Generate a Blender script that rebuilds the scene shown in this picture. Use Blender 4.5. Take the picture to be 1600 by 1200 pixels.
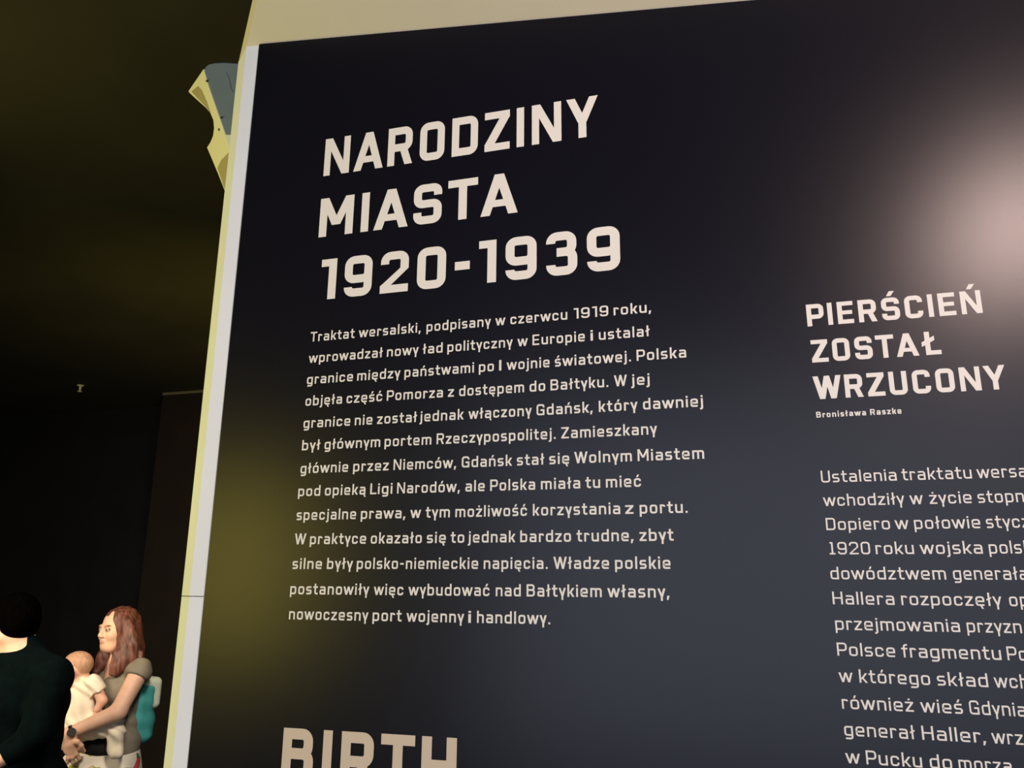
import bpy, math, random
import numpy as np
from mathutils import Vector, Matrix

random.seed(4); np.random.seed(4)
for o in list(bpy.data.objects): bpy.data.objects.remove(o)
scene = bpy.context.scene
COL = scene.collection

# ------------------------------------------------------------------ camera
CZ = 1.75                       # eye height of the photographer
FPX = 1250.0                    # focal length in pixels of a 1600 x 1200 frame
YAW, PITCH, ROLL = 0.285089, 0.25201, -0.007166
def rot_matrix(y, p, r):
    cy, sy, cp, sp, cr, sr = math.cos(y), math.sin(y), math.cos(p), math.sin(p), math.cos(r), math.sin(r)
    Rz = Matrix(((cy, -sy, 0), (sy, cy, 0), (0, 0, 1)))
    Rx = Matrix(((1, 0, 0), (0, cp, -sp), (0, sp, cp)))
    Ry = Matrix(((cr, 0, sr), (0, 1, 0), (-sr, 0, cr)))
    return Rz @ Rx @ Ry
ROT = rot_matrix(YAW, PITCH, ROLL)
cam_data = bpy.data.cameras.new('camera'); cam = bpy.data.objects.new('camera', cam_data); COL.objects.link(cam)
cam_data.sensor_fit = 'HORIZONTAL'; cam_data.sensor_width = 36.0; cam_data.lens = FPX / 1600.0 * 36.0
cam_data.clip_start = 0.02
rx, uy, fz = ROT @ Vector((1, 0, 0)), ROT @ Vector((0, 0, 1)), ROT @ Vector((0, 1, 0))
M = Matrix((rx, uy, -fz)).transposed().to_4x4(); M.translation = Vector((0, 0, CZ))
cam.matrix_world = M
scene.camera = cam

# ------------------------------------------------------------------ world, lights, exposure
world = bpy.data.worlds.new('world'); scene.world = world; world.use_nodes = True
world.node_tree.nodes['Background'].inputs[0].default_value = (0.5, 0.55, 0.7, 1)
world.node_tree.nodes['Background'].inputs[1].default_value = 0.004
scene.view_settings.view_transform = 'Standard'; scene.view_settings.look = 'None'
scene.view_settings.exposure = 0.0; scene.view_settings.gamma = 1.0
scene.view_settings.use_curve_mapping = False

def aim(o, target):
    o.rotation_euler = (Vector(target) - o.location).to_track_quat('-Z', 'Y').to_euler()
def area(name, loc, target, size, power, color, size_y=None, spread=180):
    d = bpy.data.lights.new(name, 'AREA'); o = bpy.data.objects.new(name, d); COL.objects.link(o)
    d.size = size; d.energy = power; d.color = color; d.spread = math.radians(spread)
    if size_y: d.shape = 'RECTANGLE'; d.size_y = size_y
    o.location = loc; aim(o, target); return o
def spot(name, loc, target, power, color, cone, blend, radius):
    d = bpy.data.lights.new(name, 'SPOT'); o = bpy.data.objects.new(name, d); COL.objects.link(o)
    d.energy = power; d.color = color; d.spot_size = math.radians(cone); d.spot_blend = blend; d.shadow_soft_size = radius
    o.location = loc; aim(o, target); return o
# ceiling spotlight over the reader's right shoulder: washes the panel, mirrored in its satin face
spot('gallery_spotlight', (0.96, -0.34, 2.965), (0.12, 1.3, 1.85), 114, (1.0, 0.72, 0.645), 100, 0.9, 0.17)
# yellow lit display left of the reader, seen along its length
area('yellow_display_light', (-3.1, 0.82, 2.0), (-1.0, 1.35, 2.0), 0.5, 27, (1.0, 0.85, 0.09), 0.9)
area('yellow_display_far_light', (-2.3, -0.75, 1.86), (-0.9, 1.6, 1.95), 0.45, 11, (1.0, 0.80, 0.12), 0.8)
# broad cool room light behind the reader
area('room_wash_light', (0.25, -2.4, 1.85), (0.1, 1.3, 1.7), 3.8, 78, (0.75, 0.82, 1.0), 2.2)
# warm light of the exhibit the visitors are looking at
area('exhibit_light', (-3.35, 1.25, 2.2), (-3.42, 3.75, 1.25), 1.0, 23, (1.0, 0.82, 0.60), 0.8, 100)
# added unseen fill behind the text wall, ambient light on the visitors
area('passage_fill', (-1.75, 2.35, 2.95), (-3.3, 3.75, 1.2), 0.4, 11, (1.0, 0.86, 0.70), 0.4, 90)
# added yellow light hidden behind the text wall, brightens the dark ceiling
area('ceiling_fill', (-2.35, 3.35, 2.1), (-4.0, 5.0, 3.42), 0.4, 9, (1.0, 0.78, 0.10), 0.4, 150)

# ------------------------------------------------------------------ helpers
def ray(px, py):
    return ROT @ Vector(((px - 800.0) / FPX, 1.0, -(py - 600.0) / FPX))
def at(px, py, Y):
    r = ray(px, py); return Vector((0, 0, CZ)) + r * (Y / r.y)
def on_plane(px, py, p0, n):
    r = ray(px, py); c = Vector((0, 0, CZ)); return c + r * (n.dot(p0 - c) / n.dot(r))

def empty(name, loc=(0, 0, 0)):
    o = bpy.data.objects.new(name, None); o.empty_display_size = 0.1; o.location = loc; COL.objects.link(o); return o
def tag(o, label=None, cat=None, group=None, kind=None):
    if label: o['label'] = label
    if cat: o['category'] = cat
    if group: o['group'] = group
    if kind: o['kind'] = kind
    return o
def obj(name, verts, faces, mats, parent=None, smooth=False, midx=None):
    me = bpy.data.meshes.new(name)
    me.from_pydata([tuple(v) for v in verts], [], faces)
    for m in (mats if isinstance(mats, (list, tuple)) else [mats]): me.materials.append(m)
    if midx is not None: me.polygons.foreach_set('material_index', np.asarray(midx, dtype=np.int32))
    if smooth: me.polygons.foreach_set('use_smooth', [True] * len(me.polygons))
    me.update()
    o = bpy.data.objects.new(name, me); COL.objects.link(o)
    if parent is not None:
        o.parent = parent
        o.matrix_parent_inverse = Matrix.Translation(-Vector(parent_world(parent)))
    return o
def parent_world(p):
    v = Vector(p.location)
    return v if p.parent is None else (Vector((0, 0, 0)) if p.type == 'MESH' else v)
def prism(name, poly, thick, mats, parent=None, bevel=0.0):
    """closed slab: 3-D polygon 'poly' pushed along vector 'thick'"""
    n = len(poly); v = [Vector(p) for p in poly] + [Vector(p) + Vector(thick) for p in poly]
    nrm = Vector((0, 0, 0))
    for i in range(n): nrm += Vector(poly[i]).cross(Vector(poly[(i + 1) % n]))
    f = [list(range(n)), list(range(2 * n - 1, n - 1, -1))]
    if nrm.dot(Vector(thick)) > 0: f = [list(range(n - 1, -1, -1)), list(range(n, 2 * n))]
    for i in range(n):
        j = (i + 1) % n
        f.append([i, j, j + n, i + n] if nrm.dot(Vector(thick)) > 0 else [j, i, i + n, j + n])
    o = obj(name, v, f, mats, parent)
    if bevel:
        b = o.modifiers.new('bevel', 'BEVEL'); b.width = bevel; b.segments = 2; b.limit_method = 'ANGLE'
    return o
def box(name, lo, hi, mats, parent=None, bevel=0.0):
    (x0, y0, z0), (x1, y1, z1) = lo, hi
    return prism(name, [(x0, y0, z0), (x1, y0, z0), (x1, y1, z0), (x0, y1, z0)], (0, 0, z1 - z0), mats, parent, bevel)

# ------------------------------------------------------------------ materials
def mat(name, color, rough=0.6, spec=0.5, noise=0.0, nscale=40.0, bump=0.0, bscale=200.0, sheen=0.0):
    m = bpy.data.materials.new(name); m.use_nodes = True; nt = m.node_tree; b = nt.nodes['Principled BSDF']
    b.inputs['Base Color'].default_value = (*color, 1); b.inputs['Roughness'].default_value = rough
    b.inputs['Specular IOR Level'].default_value = spec
    if sheen: b.inputs['Sheen Weight'].default_value = sheen
    tc = nt.nodes.new('ShaderNodeTexCoord')
    if noise:
        t = nt.nodes.new('ShaderNodeTexNoise'); t.inputs['Scale'].default_value = nscale; t.inputs['Detail'].default_value = 4
        r = nt.nodes.new('ShaderNodeValToRGB')
        r.color_ramp.elements[0].position = 0.3; r.color_ramp.elements[1].position = 0.7
        r.color_ramp.elements[0].color = (*[c * (1 - noise) for c in color], 1)
        r.color_ramp.elements[1].color = (*[min(1, c * (1 + noise)) for c in color], 1)
        nt.links.new(tc.outputs['Object'], t.inputs['Vector']); nt.links.new(t.outputs['Fac'], r.inputs['Fac'])
        nt.links.new(r.outputs['Color'], b.inputs['Base Color'])
    if bump:
        t2 = nt.nodes.new('ShaderNodeTexNoise'); t2.inputs['Scale'].default_value = bscale; t2.inputs['Detail'].default_value = 3
        bn = nt.nodes.new('ShaderNodeBump'); bn.inputs['Strength'].default_value = bump; bn.inputs['Distance'].default_value = 0.002
        nt.links.new(tc.outputs['Object'], t2.inputs['Vector']); nt.links.new(t2.outputs['Fac'], bn.inputs['Height'])
        nt.links.new(bn.outputs['Normal'], b.inputs['Normal'])
    return m
MT = {}
MT['white_board'] = mat('white_board', (0.80, 0.84, 0.97), 0.75, 0.2, noise=0.03, nscale=6)
MT['soffit_beige'] = mat('soffit_beige', (0.66, 0.61, 0.50), 0.8, 0.2, noise=0.03, nscale=5)  # even beige of the overhang, separate from the white board
MT['panel'] = mat('navy_panel', (0.005, 0.005, 0.010), 0.29, 0.27, bump=0.03, bscale=900)
MT['letter'] = mat('cream_vinyl', (0.80, 0.785, 0.73), 0.6, 0.2)
MT['letter_tan'] = mat('tan_vinyl', (0.63, 0.53, 0.42), 0.6, 0.2)
MT['black_paint'] = mat('black_paint', (0.010, 0.010, 0.011), 0.8, 0.2, noise=0.2, nscale=3)
MT['brown_paint'] = mat('dark_brown_paint', (0.012, 0.0075, 0.0055), 0.7, 0.3, noise=0.2, nscale=4)
MT['ceiling_paint'] = mat('dark_ceiling_paint', (0.035, 0.033, 0.028), 0.8, 0.2, noise=0.15, nscale=2)
MT['trim'] = mat('trim_paint', (0.14, 0.13, 0.08), 0.6, 0.3)
MT['floor'] = mat('dark_floor', (0.02, 0.019, 0.018), 0.5, 0.4, noise=0.25, nscale=5)
MT['fix_white'] = mat('fixture_white', (0.86, 0.85, 0.78), 0.5, 0.4)
MT['fix_grey'] = mat('fixture_grey', (0.18, 0.23, 0.29), 0.5, 0.4, noise=0.05, nscale=20)
MT['fix_tan'] = mat('fixture_shadow_plate', (0.42, 0.37, 0.25), 0.7, 0.2)  # tan carrying the shade of the fixture's hollow and lower end
MT['screw'] = mat('screw_dark', (0.05, 0.05, 0.045), 0.5, 0.4)
MT['emboss'] = mat('fixture_emboss', (0.11, 0.14, 0.17), 0.6, 0.3)
MT['brass'] = mat('sprinkler_metal', (0.75, 0.7, 0.5), 0.35, 0.6)
MT['skin'] = mat('skin', (0.72, 0.44, 0.31), 0.5, 0.35, noise=0.06, nscale=30)
MT['skin_baby'] = mat('skin_baby', (0.74, 0.43, 0.31), 0.5, 0.35, noise=0.05, nscale=40)
MT['lip'] = mat('lips', (0.60, 0.30, 0.24), 0.5, 0.4)
MT['brow'] = mat('brow', (0.20, 0.10, 0.06), 0.8, 0.2)
MT['eye'] = mat('eye_white', (0.42, 0.37, 0.33), 0.35, 0.5)
MT['iris'] = mat('iris', (0.03, 0.02, 0.015), 0.15, 0.5)
MT['tee'] = mat('olive_grey_jersey', (0.215, 0.190, 0.145), 0.85, 0.2, noise=0.12, nscale=14, bump=0.25, bscale=60)
MT['onesie'] = mat('cream_cotton', (0.78, 0.70, 0.56), 0.85, 0.2, noise=0.05, nscale=12, bump=0.35, bscale=45)
MT['black_cloth'] = mat('black_cloth', (0.012, 0.012, 0.013), 0.9, 0.2, noise=0.2, nscale=20)
MT['man_top'] = mat('dark_teal_knit', (0.0005, 0.0027, 0.0031), 0.95, 0.05, noise=0.3, nscale=30, bump=0.2, bscale=120)
MT['watch'] = mat('black_rubber', (0.008, 0.008, 0.009), 0.4, 0.5)
MT['teal'] = mat('teal_nylon', (0.060, 0.36, 0.35), 0.6, 0.3, noise=0.15, nscale=16, bump=0.3, bscale=30)
MT['flap'] = mat('pale_green_canvas', (0.60, 0.66, 0.54), 0.7, 0.2, noise=0.08, nscale=20)
MT['shoe'] = mat('shoe_leather', (0.05, 0.035, 0.025), 0.5, 0.4)

def hair_mat(name, c1, c2, scale=(90, 90, 9), sp=0.3):
    m = bpy.data.materials.new(name); m.use_nodes = True; nt = m.node_tree; b = nt.nodes['Principled BSDF']
    tc = nt.nodes.new('ShaderNodeTexCoord'); mp = nt.nodes.new('ShaderNodeMapping'); mp.inputs['Scale'].default_value = scale
    t = nt.nodes.new('ShaderNodeTexNoise'); t.inputs['Scale'].default_value = 1.0; t.inputs['Detail'].default_value = 5
    r = nt.nodes.new('ShaderNodeValToRGB'); r.color_ramp.elements[0].position = 0.35; r.color_ramp.elements[1].position = 0.68
    r.color_ramp.elements[0].color = (*c1, 1); r.color_ramp.elements[1].color = (*c2, 1)
    bn = nt.nodes.new('ShaderNodeBump'); bn.inputs['Strength'].default_value = 0.35; bn.inputs['Distance'].default_value = 0.003
    nt.links.new(tc.outputs['Object'], mp.inputs['Vector']); nt.links.new(mp.outputs['Vector'], t.inputs['Vector'])
    nt.links.new(t.outputs['Fac'], r.inputs['Fac']); nt.links.new(r.outputs['Color'], b.inputs['Base Color'])
    nt.links.new(t.outputs['Fac'], bn.inputs['Height']); nt.links.new(bn.outputs['Normal'], b.inputs['Normal'])
    b.inputs['Roughness'].default_value = 0.55; b.inputs['Specular IOR Level'].default_value = sp
    return m
MT['auburn'] = hair_mat('auburn_hair', (0.045, 0.014, 0.010), (0.21, 0.072, 0.046), (70, 70, 5), sp=0.5)
MT['black_hair'] = hair_mat('black_hair', (0.0006, 0.0005, 0.0005), (0.0012, 0.0008, 0.0007), sp=0.0)
MT['baby_hair'] = hair_mat('baby_hair', (0.40, 0.22, 0.14), (0.56, 0.33, 0.22), (60, 60, 30))

def floral():
    m = bpy.data.materials.new('floral_print'); m.use_nodes = True; nt = m.node_tree; b = nt.nodes['Principled BSDF']
    tc = nt.nodes.new('ShaderNodeTexCoord'); nz = nt.nodes.new('ShaderNodeTexNoise'); nz.inputs['Scale'].default_value = 9
    mx = nt.nodes.new('ShaderNodeMix'); mx.data_type = 'VECTOR'; mx.inputs['Factor'].default_value = 0.08
    v = nt.nodes.new('ShaderNodeTexVoronoi'); v.inputs['Scale'].default_value = 15
    sep = nt.nodes.new('ShaderNodeSeparateColor'); r = nt.nodes.new('ShaderNodeValToRGB'); r.color_ramp.interpolation = 'CONSTANT'
    e = r.color_ramp.elements
    e[0].position = 0.0; e[0].color = (0.80, 0.74, 0.62, 1); e[1].position = 0.36; e[1].color = (0.36, 0.42, 0.06, 1)
    for p, c in ((0.52, (0.62, 0.07, 0.09)), (0.64, (0.80, 0.74, 0.62)), (0.80, (0.06, 0.14, 0.05)), (0.92, (0.70, 0.45, 0.40))):
        k = e.new(p); k.color = (*c, 1)
    nt.links.new(tc.outputs['Object'], nz.inputs['Vector']); nt.links.new(tc.outputs['Object'], mx.inputs[4])
    nt.links.new(nz.outputs['Color'], mx.inputs[5]); nt.links.new(mx.outputs[1], v.inputs['Vector'])
    nt.links.new(v.outputs['Color'], sep.inputs['Color']); nt.links.new(sep.outputs[0], r.inputs['Fac'])
    nt.links.new(r.outputs['Color'], b.inputs['Base Color']); b.inputs['Roughness'].default_value = 0.85
    return m
MT['floral'] = floral()

# ------------------------------------------------------------------ the setting
D = 1.3                                    # distance of the panel's face
CEIL = 3.42; BACK = 6.2
tag(box('floor', (-11.0, -4.2, -0.1), (3.6, BACK + 0.2, 0.0), MT['floor']), kind='structure')
tag(box('ceiling', (-11.0, -4.2, CEIL), (3.6, BACK + 0.2, CEIL + 0.1), MT['ceiling_paint']), kind='structure')
tag(box('wall_back', (-11.0, BACK, 0.0), (3.6, BACK + 0.15, CEIL), MT['black_paint']), kind='structure')
tag(box('wall_left', (-11.15, -4.2, 0.0), (-11.0, BACK, CEIL), MT['black_paint']), kind='structure')
tag(box('wall_right', (2.7, -4.2, 0.0), (2.85, BACK, CEIL), MT['black_paint']), kind='structure')
part_x = at(238, 760, BACK - 0.45).x
tag(box('wall_partition', (part_x, BACK - 0.45, 0.0), (2.7, BACK, CEIL), MT['brown_paint']), kind='structure')
trim = box('trim_1', (part_x, BACK - 0.46, CEIL - 0.022), (2.7, BACK - 0.44, CEIL), MT['trim'])
tag(trim, kind='structure')

# text wall: white board with a slanted left edge, folding forward into a sloping soffit above
FOLD = -0.1183                              # slope of the fold between board and soffit
def fold_z(x): return CZ + 1.1605 + FOLD * (x + 0.97)
YF = D + 0.0055                              # face of the white board
XA = -0.9985 * YF / D; XB, YB = XA - 0.0535, YF + 0.0470
XR = 2.55
front = empty('wall_front', (0.8, D + 0.1, 0.0)); tag(front, kind='structure')
def board(name, z0, z1l, z1a, z1r):
    lo = [(XA, YF, z0), (XR, YF, z0), (XR, D + 0.2, z0), (XB, D + 0.2, z0), (XB, YB, z0)]
    hi = [(XA, YF, z1a), (XR, YF, z1r), (XR, D + 0.2, z1r), (XB, D + 0.2, z1l), (XB, YB, z1l)]
    f = [[4, 3, 2, 1, 0], [5, 6, 7, 8, 9]] + [[i, (i + 1) % 5, 5 + (i + 1) % 5, 5 + i] for i in range(5)]
    return obj(name, lo + hi, f, MT['white_board'], front)
SEAM = CZ - 0.0155
board('lower_board', 0.0, SEAM - 0.0007, SEAM - 0.0007, SEAM - 0.0007)
board('upper_board', SEAM + 0.0007, fold_z(XB), fold_z(XA), fold_z(XR))
th = math.radians(50)
e1 = Vector((1, 0, FOLD)).normalized(); e2 = Vector((0, -math.sin(th), math.cos(th))); e2 = (e2 - e1 * e1.dot(e2)).normalized()
nso = e1.cross(e2); nso = nso if nso.z < 0 else -nso          # faces down and forward
A0 = Vector((XA, YF, fold_z(XA))); R0 = Vector((XR, YF, fold_z(XR)))
edge_dir = e2 + e1 * 0.68
def reach(p, d): return p + d * ((CEIL - p.z) / d.z)
A1, R1 = reach(A0, edge_dir), reach(R0, e2)
off = Vector((-0.0535, 0.0470, 0.0)); B0 = A0 + off; B1 = reach(B0, edge_dir)
back = -nso * 0.16
sv = [A0, R0, R1, A1, B0, B1, A0 + back, R0 + back, R1 + back, A1 + back, B0 + back * 0.8, B1 + back * 0.8]
tag(obj('wall_overhang', sv, [[0, 1, 2, 3], [0, 3, 5, 4], [4, 5, 11, 10], [7, 6, 9, 8], [6, 10, 11, 9], [1, 7, 8, 2], [0, 4, 10, 6], [0, 6, 7, 1], [3, 2, 8, 9], [3, 9, 11, 5]], MT['soffit_beige']), kind='structure')

# ------------------------------------------------------------------ lettering: a rounded grotesque drawn stroke by stroke
def fillet(P, rads, closed, N=6):
    n = len(P); out = []
    for i in range(n):
        if not closed and i in (0, n - 1): out.append([P[i]]); continue
        a, p, b = P[i - 1], P[i], P[(i + 1) % n]
        u = (a - p); v = (b - p); lu, lv = np.linalg.norm(u), np.linalg.norm(v)
        if lu < 1e-9 or lv < 1e-9: out.append([p] * (N + 1)); continue
        u = u / lu; v = v / lv; ang = math.acos(max(-1, min(1, float(u @ v))))
        r = rads[i]; t = r / math.tan(ang / 2) if ang > 1e-3 else 0
        cl = min(lu * (0.5 if (closed or i > 1) else 1.0), lv * (0.5 if (closed or i < n - 2) else 1.0))
        if t > cl: t = cl; r = t * math.tan(ang / 2)
        if r < 1e-6: out.append([p] * (N + 1)); continue
        bis = (u + v) / np.linalg.norm(u + v); c = p + bis * (r / math.sin(ang / 2))
        p0, p1 = p + u * t, p + v * t; a0 = math.atan2(*(p0 - c)[::-1]); a1 = math.atan2(*(p1 - c)[::-1])
        da = (a1 - a0 + math.pi) % (2 * math.pi) - math.pi
        out.append([c + r * np.array([math.cos(a0 + da * k / N), math.sin(a0 + da * k / N)]) for k in range(N + 1)])
    return out
def stroke(pts, w, R, closed=False):
    P = np.array([p[:2] for p in pts], float); rads = [p[2] if len(p) > 2 else R for p in pts]; n = len(P)
    Lp, Rp, rl, rr = [], [], [], []
    for i in range(n):
        ds = []
        if closed or i > 0: d = P[i] - P[i - 1]; ds.append(d / np.linalg.norm(d))
        if closed or i < n - 1: d = P[(i + 1) % n] - P[i]; ds.append(d / np.linalg.norm(d))
        ns = [np.array([-d[1], d[0]]) for d in ds]
        if len(ns) == 1: m = ns[0] * w / 2
        else:
            b = ns[0] + ns[1]; b = b / np.linalg.norm(b); m = b * (w / 2) / max(0.3, float(b @ ns[0]))
        Lp.append(P[i] + m); Rp.append(P[i] - m)
        turn = 0 if len(ds) < 2 else ds[0][0] * ds[1][1] - ds[0][1] * ds[1][0]
        ro = rads[i]; ri = max(ro - w, min(0.035, ro))
        rl.append(ri if turn > 0 else ro); rr.append(ro if turn > 0 else ri)
    l = fillet(Lp, rl, closed); r = fillet(Rp, rr, closed)
    l = [q for c in l for q in c]; r = [q for c in r for q in c]
    m = len(l); out = []
    for i in range(m if closed else m - 1):
        j = (i + 1) % m
        out.append([r[i], r[j], l[j], l[i]])
    return out
XH, DE = 0.72, -0.25
def glyph(c, w):
    h = w / 2; t = w * 1.1; RC, RL = 0.235, 0.20
    class Layers(list):                                       # every stroke lies a hair above the one before it
        k = 0
        def append(q, p): q.k += 1; list.append(q, (q.k, p))
        def extend(q, ps): q.k += 1; list.extend(q, [(q.k, p) for p in ps])
    polys = Layers()
    def S(pts, closed=False, r=RC): polys.extend(stroke(pts, w, r, closed))
    def B(x0, y0, x1, y1): polys.append([(x0, y0), (x1, y0), (x1, y1), (x0, y1)])
    def Dg(x0, y0, x1, y1, tt=None):
        k = tt or t; polys.append([(x0, y0), (x0 + k, y0), (x1 + k, y1), (x1, y1)])
    def acute(cx, y): polys.append([(cx - w * .62, y), (cx + w * .30, y), (cx + w * 1.05, y + .22), (cx + w * .02, y + .22)])
    def ogonek(x): polys.append([(x - w * 1.1, 0.01), (x - w * .2, 0.01), (x + w * .55, -.22), (x - w * .45, -.22)])
    def arch(x0, W, top): S([(x0 + h, top - .12), (x0 + h, top - h), (x0 + W - h, top - h), (x0 + W - h, 0)], r=RL)
    side = [0, 0]                                             # 1 where a slanted or open side sits closer to its neighbour
    base = {'Ś': 'S', 'Ń': 'N', 'ć': 'c', 'ń': 'n', 'ó': 'o', 'ś': 's', 'ź': 'z', 'ż': 'z', 'ą': 'a', 'ę': 'e'}.get(c)
    if base:
        polys, W, side = glyph(base, w)
        if c in 'ŚŃ': acute(W / 2, 1.07)
        elif c in 'ćńóśź': acute(W / 2, XH + .08)
        elif c == 'ż': B(W / 2 - h, XH + .11, W / 2 + h, XH + .11 + w * .95)
        else: ogonek(W - .02 if c == 'ą' else W * .72)
        return polys, W, side
    if c == 'A':
        W = .86; Dg(0, 0, (W - t) / 2, 1); Dg(W - t, 0, (W - t) / 2, 1); y = .20; B(.5 * W * y + .03, y, W - .5 * W * y - .03, y + w * .85); side = [1, 1]
    elif c == 'B':
        W = .70; m = .53; B(0, 0, w, 1); S([(h, h), (W - h, h), (W - h, m), (h, m)]); S([(h, m), (W - h - .025, m), (W - h - .025, 1 - h), (h, 1 - h)])
    elif c == 'C':
        W = .68; S([(W - h, .31), (W - h, h), (h, h), (h, 1 - h), (W - h, 1 - h), (W - h, .69)])
    elif c == 'D':
        W = .71; S([(h, h, 0), (W - h, h), (W - h, 1 - h), (h, 1 - h, 0)], True)
    elif c == 'E':
        W = .63; B(0, 0, w, 1); B(0, 0, W, w * .95); B(0, 1 - w * .95, W, 1); B(0, .5 - w * .42, W * .93, .5 + w * .47)
    elif c == 'G':
        W = .70; S([(W - h, .70), (W - h, 1 - h), (h, 1 - h), (h, h), (W - h, h, .05), (W - h, .46, .02), (W * .5, .46)])
    elif c == 'H':
        W = .71; B(0, 0, w, 1); B(W - w, 0, W, 1); B(0, .5 - w * .45, W, .5 + w * .45)
    elif c == 'I': W = w * .98; B(0, 0, W, 1)
    elif c in 'LŁ':
        o = 0.0 if c == 'L' else .13
        W = .58 + o; B(o, 0, o + w, 1); B(o, 0, W, w * .95); side = [0, 1]
        if c == 'Ł': polys.append([(0, .36), (0, .36 + w), (o + w + .17, .62 + w), (o + w + .17, .62)])
    elif c == 'M':
        W = .88; B(0, 0, w, 1); B(W - w, 0, W, 1); Dg((W - t) / 2, .28, 0, 1); Dg((W - t) / 2, .28, W - t, 1)
    elif c == 'N':
        W = .76; B(0, 0, w * .95, 1); B(W - w * .95, 0, W, 1); Dg(W - t, 0, 0, 1)
    elif c == 'O': W = .69; S([(h, h), (W - h, h), (W - h, 1 - h), (h, 1 - h)], True)
    elif c == 'P': W = .69; B(0, 0, w, 1); S([(h, 1 - h), (W - h, 1 - h), (W - h, .42), (h, .42)]); side = [0, .6]
    elif c == 'R':
        W = .71; B(0, 0, w, 1); S([(h, 1 - h), (W - h - .01, 1 - h), (W - h - .01, .46), (h, .46)]); Dg(W - t, 0, W * .44, .50)
    elif c == 'S':
        W = .69; S([(h, .30), (h, h), (W - h, h), (W - h, .505), (h, .505), (h, 1 - h), (W - h, 1 - h), (W - h, .70)], r=.22)
    elif c == 'T': W = .71; B(0, 1 - w * .95, W, 1); B(W / 2 - h, 0, W / 2 + h, 1); side = [.8, .8]
    elif c == 'U': W = .69; S([(h, 1), (h, h), (W - h, h), (W - h, 1)])
    elif c in 'Ww':
        W, y = (1.13, 1) if c == 'W' else (.99, XH)
        q = W - t; b1, b2, m = .255 * q, .745 * q, .5 * q
        Dg(b1, 0, 0, y); Dg(b1, 0, m, y); Dg(b2, 0, m, y); Dg(b2, 0, q, y); side = [1, 1]
    elif c == 'Y': W = .80; q = (W - t) / 2; B((W - w) / 2, 0, (W + w) / 2, .45); Dg(q, .38, 0, 1); Dg(q, .38, W - t, 1); side = [1, 1]
    elif c in 'Zz':
        W, y = (.67, 1) if c == 'Z' else (.54, XH)
        b = w * .93; B(0, 0, W, b); B(0, y - b, W, y); k = t * 1.2; Dg(0, b * .9, W - k, y - b * .9, k); side = [.3, .3]
    elif c == '0': W = .67; S([(h, h), (W - h, h), (W - h, 1 - h), (h, 1 - h)], True)
    elif c == '1':
        if w < .15: W = .42; B(W / 2 - h, 0, W / 2 + h, 1); B(.04, 1 - w * .95, W / 2 + h, 1); B(0, 0, W, w * .95)
        else: W = .39; B(W - w, 0, W, 1); B(0, 1 - w * .92, W, 1)
    elif c == '2': W = .67; S([(h, .70), (h, 1 - h), (W - h, 1 - h), (W - h, .56)]); polys.append([(0, w * .9), (w * 1.25, w * .9), (W - .005, .56), (W - w * 1.02, .58)]); B(0, 0, W, w * .95)
    elif c == '3':
        W = .66; m = .53; S([(h, .74), (h, 1 - h), (W - h - .015, 1 - h), (W - h - .015, m), (W * .34, m)]); S([(W * .34, m), (W - h, m), (W - h, h), (h, h), (h, .25)])
    elif c == '9':
        W = .68; S([(h, .43), (W - h, .43), (W - h, 1 - h), (h, 1 - h)], True); S([(W - h, .72), (W - h, h), (h, h), (h, .24)])
    elif c == '-': W = .42 if w > .2 else .34; B(0, .37, W, .37 + w)
    elif c == '.': W = w * 1.05; B(0, 0, W, w * 1.05)
    elif c == ',': W = w * 1.3; polys.append([(0, -.17), (w * .8, -.17), (W + .02, w * 1.05), (w * .22, w * 1.05)]); side = [.7, 0]
    elif c == 'a':
        W = .585; y = .43; S([(W - h, 0), (W - h, XH - h), (.05, XH - h)], r=RL)
        S([(h, h), (W - h, h, 0), (W - h, y - h + .03, 0), (h, y - h + .03)], True, r=.16)
    elif c in 'bp':
        W = .60; B(0, 0 if c == 'b' else DE, w, 1 if c == 'b' else XH); S([(h, h, .03), (W - h, h), (W - h, XH - h), (h, XH - h, .03)], True, r=RL)
    elif c in 'dg':
        W = .60; S([(h, h), (W - h, h, .03), (W - h, XH - h, .03), (h, XH - h)], True, r=RL)
        if c == 'd': B(W - w, 0, W, 1)
        else: S([(W - h, XH), (W - h, DE + h), (.07, DE + h)], r=RL)
    elif c == 'c': W = .565; S([(W - h, .25), (W - h, h), (h, h), (h, XH - h), (W - h, XH - h), (W - h, XH - .25)], r=RL)
    elif c == 'e': W = .59; S([(W - .03, h), (h, h), (h, XH - h), (W - h, XH - h), (W - h, .345, 0), (h, .345)], r=RL)
    elif c == 'f': W = .42; S([(.13 + h, 0), (.13 + h, 1 - h), (W, 1 - h)], r=RL); B(0, XH - w * .95, W, XH); side = [.5, .5]
    elif c in 'hn': W = .59; B(0, 0, w, 1 if c == 'h' else XH); arch(0, W, XH)
    elif c == 'i': W = w; B(0, 0, w, XH); B(0, XH + .10, w, XH + .10 + w * 1.05)
    elif c == 'j': W = w + .10; S([(W - h, XH), (W - h, DE + h), (0, DE + h)], r=.17); B(W - w, XH + .10, W, XH + .10 + w * 1.05); side = [.9, 0]
    elif c == 'k':
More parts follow.
